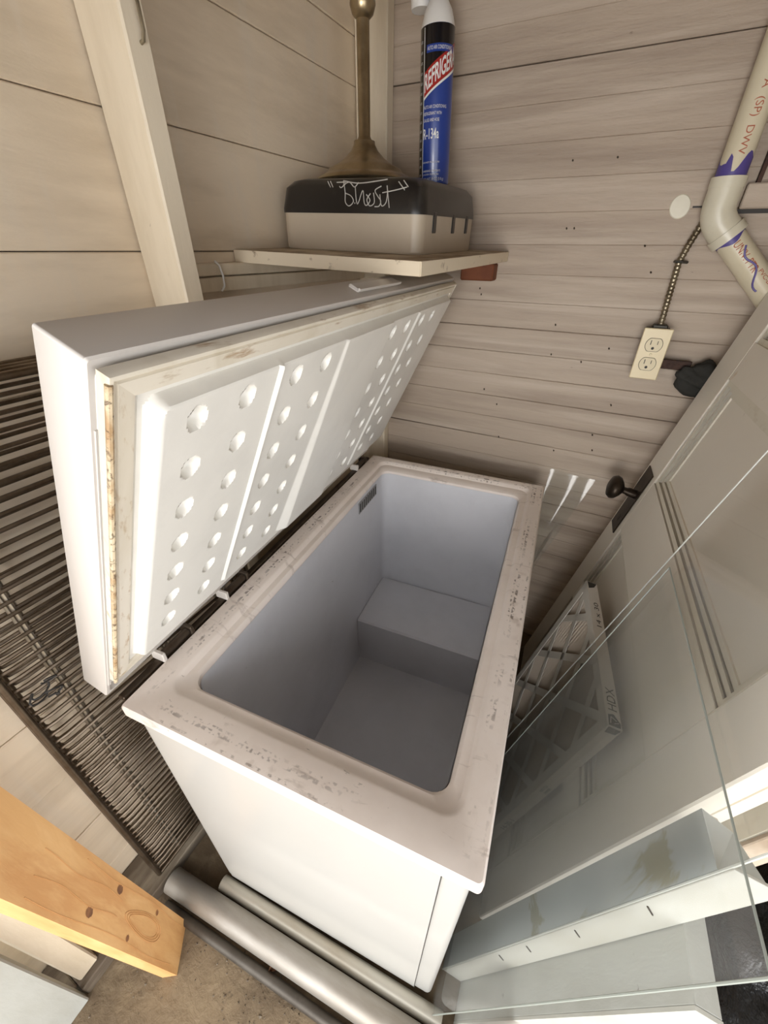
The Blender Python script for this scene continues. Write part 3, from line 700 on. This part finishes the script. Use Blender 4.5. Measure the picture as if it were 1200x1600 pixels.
# flexible metal conduit: ribbed tube
pts0 = [(.186, 2.15, Z(-.262)), (.183, 2.155, Z(-.20)), (.179, 2.17, Z(-.11)), (.176, 2.18, Z(-.037)), (.188, 2.18, Z(.02)), (.208, 2.18, Z(.09)), (.214, 2.186, Z(.115))]
pp, rr_ = [], []
for (a, c) in zip(pts0[:-1], pts0[1:]):
    L = (Vector(c) - Vector(a)).length; m_ = max(2, int(L / .0035))
    for q in range(m_):
        pp.append(tuple(Vector(a).lerp(Vector(c), q / m_))); rr_.append(.0125 if len(pp) % 4 < 2 else .0105)
MB().tube(pp, rr_, 10).build('flexible_conduit', 'flex', label='ribbed flexible metal conduit rising from the ivory outlet', cat='conduit', smooth=True)
st_ = MB().box(.155, .182, 2.165, 2.195, Z(-.04), Z(-.03)); st_ = MB().tube([(.162, YW, Z(-.034)), (.166, 2.166, Z(-.034)), (.186, 2.166, Z(-.034)), (.205, 2.196, Z(-.036))], .005, 6)
st_.build('conduit_strap', 'darkmetal', label='small metal strap holding the flexible conduit to the boards', cat='strap', smooth=True)
# rusty strap and black rag
rs = MB().box(.236, .345, 2.150, 2.158, Z(-.424), Z(-.386), .002)
for q in range(4): rs.box(.262 + q * .018, .270 + q * .018, 2.147, 2.151, Z(-.410), Z(-.402))
rs = rs.build('perforated_strap', 'rust', label='dark rusty metal strap running from the outlet to the black rag', cat='strap')
rg = bmesh.new(); bmesh.ops.create_icosphere(rg, subdivisions=4, radius=1)
for v in rg.verts:
    n_ = v.co.copy(); w_ = 1 + .16 * sin(5 * n_.x + 2 * n_.z) + .10 * sin(9 * n_.y + 3 * n_.x) + .07 * sin(14 * n_.z + 6 * n_.x)
    v.co = Vector((n_.x * .085 * w_, n_.y * .042 * w_, n_.z * .072 * w_ - .022 * n_.x))
mb = MB(); rg.verts.index_update(); mb.add([v.co[:] for v in rg.verts], [[v.index for v in f.verts] for f in rg.faces]); rg.free()
rag = mb.build('black_rag', 'blackrag', label='bunched black rag stuffed behind the far edge of the leaning door', cat='rag', smooth=60); setm(rag, (.405, 2.140, Z(-.462)))
# clear plastic sheet at the wall
flm = MB()
def filmf(i, j):
    x0, x1 = -.09, .142 - .27 * j
    x = x0 + (max(x1, x0 + .01) - x0) * i
    return (x, 2.185 - .20 * j + .008 * sin(7 * i + 1.2) + .006 * sin(9 * j + 4 * i), Z(-1.006 - .90 * j) - .012 * i * (1 - j))
flm.grid(16, 24, filmf)
flm.build('plastic_sheet', 'film', label='clear plastic sheet with bright glints hanging between freezer and back wall', cat='sheet', smooth=80)
# nail heads / stubs on the back wall boards
nails = [(830, -.19), ]
for (x, z_) in ((-.61, -.155), (-.60, -.18), (-.23, -.29), (-.22, -.42), (.02, -.37), (-.52, -.63), (-.44, -.70), (.10, -.62), (.06, -.78), (-.30, .30), (-.14, .30), (-.27, .08), (-.24, .08), (.04, .02), (.09, -.07), (-.08, -.44), (.08, -.86), (-.1, -.9), (-.40, -.88)):
    MB().tube([(x, YW + .006, Z(z_)), (x + .003, YW - .006, Z(z_) - .004)], .0032, 6).build('nail', 'nail', wb)
hk = MB().tube([(-1.101, .93, Z(.485)), (-1.085, .931, Z(.478)), (-1.080, .932, Z(.44)), (-1.082, .934, Z(.40)), (-1.09, .935, Z(.385)), (-1.1, .935, Z(.383))], .0042, 7)
hk.build('bent_nail', 'flex', label='bent nail hook on the cream stud at the upper left', cat='hook', smooth=True)

# ================================================================== DOOR LEANING ON THE RIGHT AND THINGS LEANING ON IT
def lean_frame(psi, t, d0, w=0.0):
    nh = Vector((cos(psi), sin(psi), 0)); h = Vector((-sin(psi), cos(psi), 0)); e_ = (nh * t + UP).normalized(); mo = (-h).cross(e_)
    o = nh * d0 + mo * w
    if w: o = o - e_ * (o.z / e_.z)
    return (o.x, o.y, 0), cols(-h, e_, mo)
# local x = -a (towards the camera), y = s (up the slope), z = w (out of the face)
loc, R3 = lean_frame(radians(4), .2, .1817)
DR = empty('panelled_door', loc, R3, label='old cream five-panel door leaning against the right wall', cat='door')
A0, A1, HT, TH = .595, 2.062, 3.52, .0625
y0 = .013
def dbox(a0, a1, s0, s1, w0, w1, bev=0): return MB().box(-a1, -a0, s0, s1, w0, w1, bev)
pa0, pa1 = .752, 1.868
op = [(.26, .74), (.86, 1.225), (1.490, 1.950), (2.08, 2.54), (2.67, 3.14)]
dbox(A0, A1, y0, HT, -TH, -.040).build('core', 'doorp', DR)
dbox(A0, pa0, y0, HT, -.040, 0, .004).build('stile', 'doorp', DR)
dbox(pa1, A1, y0, HT, -.040, 0, .004).build('stile', 'doorp', DR)
sp = [y0] + [q for o in op for q in o] + [HT]
for q in range(0, len(sp), 2): dbox(pa0, pa1, sp[q], sp[q + 1], -.040, -.0004).build('rail', 'doorp', DR)
for (s0, s1) in op:
    dbox(pa0 + .03, pa1 - .03, s0 + .03, s1 - .03, -.042, -.034, .002).build('panel', 'doorp', DR)
    for q, (c0, c1) in enumerate(((0, .018), (.018, .032), (.032, .048))):
        wz = (-.008, -.019, -.028)[q]
        L1 = [(-pa1 + c0, s0 + c0, wz), (-pa0 - c0, s0 + c0, wz), (-pa0 - c0, s1 - c0, wz), (-pa1 + c0, s1 - c0, wz)]
        L2 = [(-pa1 + c1, s0 + c1, wz), (-pa0 - c1, s0 + c1, wz), (-pa0 - c1, s1 - c1, wz), (-pa1 + c1, s1 - c1, wz)]
        L3 = [(x, y, (-.019, -.028, -.0345)[q]) for x, y, _ in L2]
        MB().loops([[(x, y, -.0002 if q == 0 else (-.008, -.019)[q - 1]) for x, y, _ in L1], L1, L2, L3]).build('moulding', 'doormould', DR)
ep = dbox(1.912, 2.030, 1.165, 1.500, 0, .006, .002).build('escutcheon', 'bronze', DR)
kn = MB().lathe([(.018, 0), (.018, .03), (.014, .04), (.014, .052), (.030, .062), (.046, .078), (.050, .094), (.042, .108), (.02, .116)], 24); kk = kn.build('knob', 'bronze', DR, smooth=45)
kk.location = (-1.965 * U, 1.37 * U, .006 * U); kk.scale = (1.3, 1.1, 1.05)
kh = dbox(1.955, 1.975, 1.215, 1.245, .006, .0075); kh.build('keyhole', 'ink', DR)
# second door slab behind
loc2, R32 = lean_frame(radians(4), .2, .1817, -.125)
BD = empty('door_slab', loc2, R32, label='pinkish cream slab leaning behind the panelled door', cat='board')
dbox(.600, 1.9, .013, 3.2, -.055, 0, .003).build('slab', 'doormould', BD)
dbox(.590, .600, .013, 3.2, -.055, 0, .002).build('edge_strip', 'slabedge', BD)

# air filter
loc, R3 = lean_frame(radians(9.5), .21, .215)
AF = empty('air_filter', loc, R3, label='white cardboard framed pleated air filter leaning on the door behind glass', cat='filter')
fa0, fa1, fs0, fs1, ft = .842, 1.508, .012, 1.128, .0446
# (a measured in this filter's own frame)
cA = (fa0 + fa1) / 2
fb = .038
def fbox(a0, a1, s0, s1, w0, w1, bev=0): return MB().box(-a1, -a0, s0, s1, w0, w1, bev)
fr_ = MB()
fr_.box(-fa1, -fa1 + fb, fs0, fs1, -.002, 0).box(-fa0 - fb, -fa0, fs0, fs1, -.002, 0).box(-fa1, -fa0, fs1 - fb, fs1, -.002, 0).box(-fa1, -fa0, fs0, fs0 + fb, -.002, 0)
fr_.build('front_border', 'card', AF)
for bx_ in ((fa0, fa0 + .003, fs0, fs1), (fa1 - .003, fa1, fs0, fs1), (fa0, fa1, fs0, fs0 + .003), (fa0, fa1, fs1 - .003, fs1)):
    fbox(bx_[0], bx_[1], bx_[2], bx_[3], -ft, -.0005).build('side', 'card', AF)
pm = MB(); npl = 34
v = []
for i in range(npl * 2 + 1):
    a = fa0 + .004 + (fa1 - fa0 - .008) * i / (npl * 2); w_ = -.010 if i % 2 else -.036
    v += [(-a, fs0 + .004, w_), (-a, fs1 - .004, w_)]
pm.add(v, [(2 * i, 2 * i + 2, 2 * i + 3, 2 * i + 1) for i in range(npl * 2)])
pm.build('pleated_media', 'media', AF)
# lattice strips on the front
nd = 4
dW = (fa1 - fa0 - 2 * fb); pitch = .30
def clipseg(a, s, da, ds):
    lo, hi = -10, 10
    for p0, d_, l0, l1 in ((a, da, fa0 + fb * .7, fa1 - fb * .7), (s, ds, fs0 + fb * .7, fs1 - fb * .7)):
        t0, t1 = (l0 - p0) / d_, (l1 - p0) / d_
        if t0 > t1: t0, t1 = t1, t0
        lo = max(lo, t0); hi = min(hi, t1)
    return (lo, hi) if hi - lo > .03 else None
for sg in (1, -1):
    for q in range(-6, 10):
        c = (cA, fs1 - .12 - q * pitch * .9)
        da, ds = .5, sg * .62; ln = sqrt(da * da + ds * ds); da /= ln; ds /= ln
        cl = clipseg(c[0], c[1], da, ds)
        if not cl: continue
        pA = Vector((-(c[0] + da * cl[0]), c[1] + ds * cl[0], 0)); pB = Vector((-(c[0] + da * cl[1]), c[1] + ds * cl[1], 0))
        dr = (pB - pA).normalized(); sd = Vector((-dr.y, dr.x, 0)) * .0155
        w0_, w1_ = -.0045 - (.0006 if sg > 0 else 0), -.0028
        pts = [pA - sd, pA + sd, pB + sd, pB - sd]
        mb = MB(); mb.hexa([(p.x, p.y, w0_) for p in pts] + [(p.x, p.y, w1_) for p in pts]); mb.build('lattice_strip', 'card', AF)
def ftext(txt, size, fn, width=None, mat='ink'): text_map(txt, size, fn, width).build('lettering', mat, AF)
# near side face (local x = -fa0): text runs up the slope, seen from the camera side
xs = -fa0 + .0006
ftext('14-30-1', .030, lambda x, y: (xs, .20 + x, -.040 + y), .12)
ftext('RECYCLE', .015, lambda x, y: (xs, .62 + x, -.022 + y), .055); ftext('PAPER', .015, lambda x, y: (xs, .62 + x, -.038 + y), .045)
ys = fs1 + .0006
ftext('HDX', .040, lambda x, y: (-fa0 - .055 - x, ys, -.037 + y), .085)
ftext('14 x 30', .026, lambda x, y: (-fa0 - .40 - x, ys, -.034 + y), .14)
lg = MB(); lg.add([(-fa0 - .004, ys, -.004), (-fa0 - .04, ys, -.006), (-fa0 - .046, ys, -.024), (-fa0 - .02, ys, -.042), (-fa0 - .004, ys, -.040)], [(0, 1, 2, 3, 4)]); lg.add([(xs, fs1 - .002, -.004), (xs, fs1 - .034, -.008), (xs, fs1 - .030, -.038), (xs, fs1 - .004, -.042)], [(0, 1, 2, 3)])
lg.build('corner_logo', 'ink', AF)
lw = MB(); 
lw.tube([(-fa0 - .012, ys + .0006, -.010), (-fa0 - .034, ys + .0006, -.014)], .0014, 4).tube([(-fa0 - .034, ys + .0006, -.014), (-fa0 - .024, ys + .0006, -.030)], .0014, 4).tube([(-fa0 - .014, ys + .0006, -.022), (-fa0 - .020, ys + .0006, -.036)], .0014, 4)
lw.build('logo_line', 'card', AF)
lg2 = MB(); lg2.add([(-fa1 + .004, ys, -.004), (-fa1 + .045, ys, -.006), (-fa1 + .03, ys, -.03), (-fa1 + .004, ys, -.042)], [(0, 1, 2, 3)]); lg2.build('corner_logo', 'ink', AF)

# glass panes
def pane(name, w, a0, a1, s0, s1, th, mat, label, edge='glassedge', dy=0.0):
    loc, R3 = lean_frame(radians(4), .2, .1817, w)
    P_ = empty(name, loc, R3, label=label, cat='glass pane')
    m = MB(); m.add([(-a1 - dy, s0, 0), (-a0, s0, 0), (-a0, s1, 0), (-a1, s1, 0)], [(0, 1, 2, 3)]); m.build('sheet', mat, P_)
    q = th / 2
    e1 = MB().tube([(-a1 - dy, s0, 0), (-a1, s1, 0)], q, 6).build('edge', edge, P_)
    e2 = MB().tube([(-a0, s0, 0), (-a0, s1, 0)], q, 6).build('edge', edge, P_)
    e3 = MB().tube([(-a1, s1, 0), (-a0, s1, 0)], q, 6).build('edge', edge, P_)
    return P_
pane('glass_sheet', .094, .40, 1.086, .014, 2.70, .0042, 'glassA', 'tall clear glass sheet leaning over the door with its bright edge in view', dy=.12)
pane('window_pane', .105, .275, 1.0815, .014, 1.6075, .0040, 'glassB', 'shorter dusty glass pane in front, its top edge crossing the trim post', 'glassedge2')

# white trim post and white board near the door's edge
loc, R3 = lean_frame(radians(4), .2, .1817, .032)
TP = empty('trim_post', loc, R3, label='pale blue-grey wooden trim post with chamfered top behind the glass', cat='board')
ta0, ta1, tw_ = .402, .492, .064
mb = MB(); f1 = [(-ta1, .012, 0), (-ta0, .012, 0), (-ta0, .012, tw_), (-ta1, .012, tw_)]
f2 = [(-ta1, 1.50, 0), (-ta0, 1.545, 0), (-ta0, 1.530, tw_), (-ta1, 1.522, tw_)]
mb.hexa(f1 + f2); mb.build('post', 'casing', TP)
mb = MB(); mb.box(-ta0, -ta0 + .006, .02, 1.56, -.006, tw_ - .002, .001); mb.build('side_strip', 'casingw', TP)
mb = MB(); mb.box(-ta1 - .012, -ta1, .02, 1.50, .02, .045, .002); mb.build('stop_strip', 'doorp', TP)
for s_ in (.55, .75, 1.02, 1.30):
    MB().tube([(-ta0 + .0065, s_, .03), (-ta0 + .0068, s_ + .02, .05)], .0018, 5).build('nail', 'nail', TP)
loc, R3 = lean_frame(radians(4), .2, .1817, .012)
WBd = empty('white_board', loc, R3, label='flat white board leaning beside the trim post near the floor', cat='board')
dbox(.297, .53, .012, 1.323, -.030, .012, .002).build('face', 'greyboard', WBd)
dbox(.291, .297, .012, 1.323, -.030, .012).build('edge_strip', 'casingw', WBd)

# wood scrap, plank and a black lump for the shadowed void, bottom right
sb_, st2 = Vector((.185, .235, .0)), Vector((.232, .272, Z(-1.735)))
sd1, sd2 = Vector((.020, .010, 0)), Vector((-.008, .016, 0))
sc_ = MB().hexa([tuple(sb_ - sd1 - sd2), tuple(sb_ + sd1 - sd2), tuple(sb_ + sd1 + sd2), tuple(sb_ - sd1 + sd2), tuple(st2 - sd1 - sd2), tuple(st2 + sd1 - sd2 + Vector((0, 0, .014))), tuple(st2 + sd1 + sd2 + Vector((0, 0, .006))), tuple(st2 - sd1 + sd2 - Vector((0, 0, .008)))])
sc_.build('wood_stake', 'scrap', label='short raw wood stake with a broken end before the white board', cat='stake')
MB().box(.545, .668, .34, 1.2, 0, .30, .004).build('plank', 'oldwood', label='brown rough plank lying on the floor just behind the white board', cat='plank')
MB().box(.692, .840, .36, 1.2, 0, .305, .004).build('plank', 'oldwood', label='brown plank under the black bag nearest the right wall', cat='plank')
bgm = bmesh.new(); bmesh.ops.create_icosphere(bgm, subdivisions=4, radius=1)
for v in bgm.verts:
    n_ = v.co.copy(); w_ = 1 + .10 * sin(6 * n_.x + 3 * n_.z) + .08 * sin(11 * n_.y + 5 * n_.z) + .05 * sin(17 * n_.z)
    v.co = Vector((min(.135, n_.x * .135 * w_), n_.y * .30 * w_, max(-.30, n_.z * .34 * w_)))
mb = MB(); bgm.verts.index_update(); mb.add([v.co[:] for v in bgm.verts], [[v.index for v in f.verts] for f in bgm.faces]); bgm.free()
bgo = mb.build('black_bag', 'blackbag', label='black plastic bag resting on the planks at the right edge', cat='bag', smooth=70); setm(bgo, (.832, .70, .606))

# ================================================================== FLOOR ITEMS
pd = Vector((cos(radians(4.6)), sin(radians(4.6)), 0))
def floor_pipe(name, mat, p0, p1, r_, label, cat='pipe', n=18):
    mb = MB().tube([p0, p1], r_, n); return mb.build(name, mat, label=label, cat=cat, smooth=40)
floor_pipe('steel_pipe', 'steel', (-1.05, .112, .046), (.30, .222, .046), .045, 'thick galvanised steel pipe lying on the floor in front of the freezer')
floor_pipe('white_pipe', 'pipewhite', (-.86, .206, .0285), (.10, .283, .0285), .028, 'dull whitish pipe tucked between steel pipe and freezer base')
floor_pipe('dark_conduit', 'conduit', (-1.02, .045, .019), (.12, .130, .019), .0185, 'thin dark conduit lying along the dirty floor', 'conduit')
# lumber post
pb = [(-.912, .052), (-.823, -.067), (-.8665, -.096), (-.955, .023)]
lv = Vector((.012, -.068, 1.34)) / 1.34
Ht = ZC - .002
v0 = [(x, y, .001) for x, y in pb]; v1 = [(x + lv.x * Ht, y + lv.y * Ht, Ht) for x, y in pb]
mb = MB().hexa(v0 + v1)
post = mb.build('lumber_post', 'lumber', label='fresh yellow pine two-by-four post standing on the floor', cat='post')
P0 = Vector((pb[0][0], pb[0][1], 0)); P1 = Vector((pb[1][0], pb[1][1], 0)); wv = (P1 - P0); wl_ = wv.length; wv.normalize(); fn_ = Vector((-wv.y, wv.x, 0)); fn_ = fn_ if fn_.x > 0 else -fn_
def on_face(t, h): return P0 + wv * (t * wl_) + lv * h + fn_ * .0006
def blob(name, mat, c, ra, rb, parent=None):
    m = MB(); n = 18; cc = on_face(*c)
    pts = [on_face(c[0] + ra * cos(2 * pi * q / n) * (1 + .2 * sin(3 * q)), c[1] + rb * sin(2 * pi * q / n)) for q in range(n)]
    m.add([tuple(cc)] + [tuple(p) for p in pts], [(0, 1 + q, 1 + (q + 1) % n) for q in range(n)]); return m.build(name, mat, post)
MAT['knot'] = M('pine_knot', srgb(142, 92, 52), .6, layers=[(srgb(96, 58, 32), 40, (1, 1, 1), .42, .6, .8)])
MAT['ring'] = M('pine_ring', srgb(196, 144, 90), .6)
for c, ra, rb in (((.22, .66), .07, .02), ((.72, .80), .07, .02), ((.20, .33), .05, .012), ((.8, .52), .05, .012)): blob('knot', 'knot', c, ra, rb)
def ringline(pts, w=.0022):
    m = MB(); m.tube([tuple(on_face(*p)) for p in pts], w, 4); m.build('grain_ring', 'ring', post)
for k_ in range(3):
    g_ = .03 * k_
    ringline([(.5 + (.20 - g_) * sin(q / 24 * 2 * pi) * (1 - .35 * cos(q / 24 * 2 * pi)), .42 + (.16 - .6 * g_) * cos(q / 24 * 2 * pi)) for q in range(25)], .0014)
for t0, h0, h1 in ((.12, .05, .9), (.33, .62, 1.1), (.62, .63, 1.1), (.88, .1, 1.1)):
    ringline([(t0 + .03 * sin(9 * q / 20 + t0 * 7), h0 + (h1 - h0) * q / 20) for q in range(21)], .0010)
# white cladding board at the bottom-left corner
MB().box(-1.090, -1.056, -.60, -.252, .004, 2.6, .004).build('cladding_board', 'greyboard', label='grey-white board standing at the lower left corner', cat='board')
# offcut lying by the sill
MB().hexa([(-1.06, .10, 0), (-1.0, .12, 0), (-1.01, .165, 0), (-1.07, .15, 0), (-1.06, .10, .02), (-1.0, .12, .022), (-1.01, .165, .022), (-1.07, .15, .02)]).build('wood_offcut', 'scrap', label='small pale wood offcut under the end of the steel pipe', cat='wood scrap')
# dead leaf and grit
lf = MB()
lf.grid(8, 5, lambda i, j: ((i - .5) * .075, (j - .5) * .038 * sin(pi * min(.98, max(.02, i))), .008 + .014 * sin(3 * i) + .012 * (j - .5) ** 2 * 8))
lfo = lf.build('dead_leaf', 'leaf', label='curled brown dead leaf on the floor beside the conduit', cat='leaf', smooth=80); setm(lfo, (-.50, .13, .002), Matrix.Rotation(radians(65), 3, 'Z'))
gr = MB(); rnd = random.Random(3)
for q in range(420):
    x = rnd.uniform(-1.03, .1); y = rnd.uniform(-.35, .2) if q % 3 else rnd.gauss(.02, .06)
    if q % 5 == 0: x, y = rnd.gauss(-.47, .06), rnd.gauss(.10, .03)
    s_ = rnd.uniform(.0015, .005) * (1.6 if q % 17 == 0 else 1); a = rnd.uniform(0, pi); ca, sa = cos(a) * s_, sin(a) * s_
    gr.add([(x - ca, y - sa, .0002), (x + sa, y - ca, .0002), (x + ca, y + sa, .0002), (x, y, s_ * 1.1)], [(0, 1, 3), (1, 2, 3), (2, 0, 3)])
gr.build('floor_grit', 'sill', label='scattered grit and wood crumbs over the concrete', cat='grit', kind='stuff')
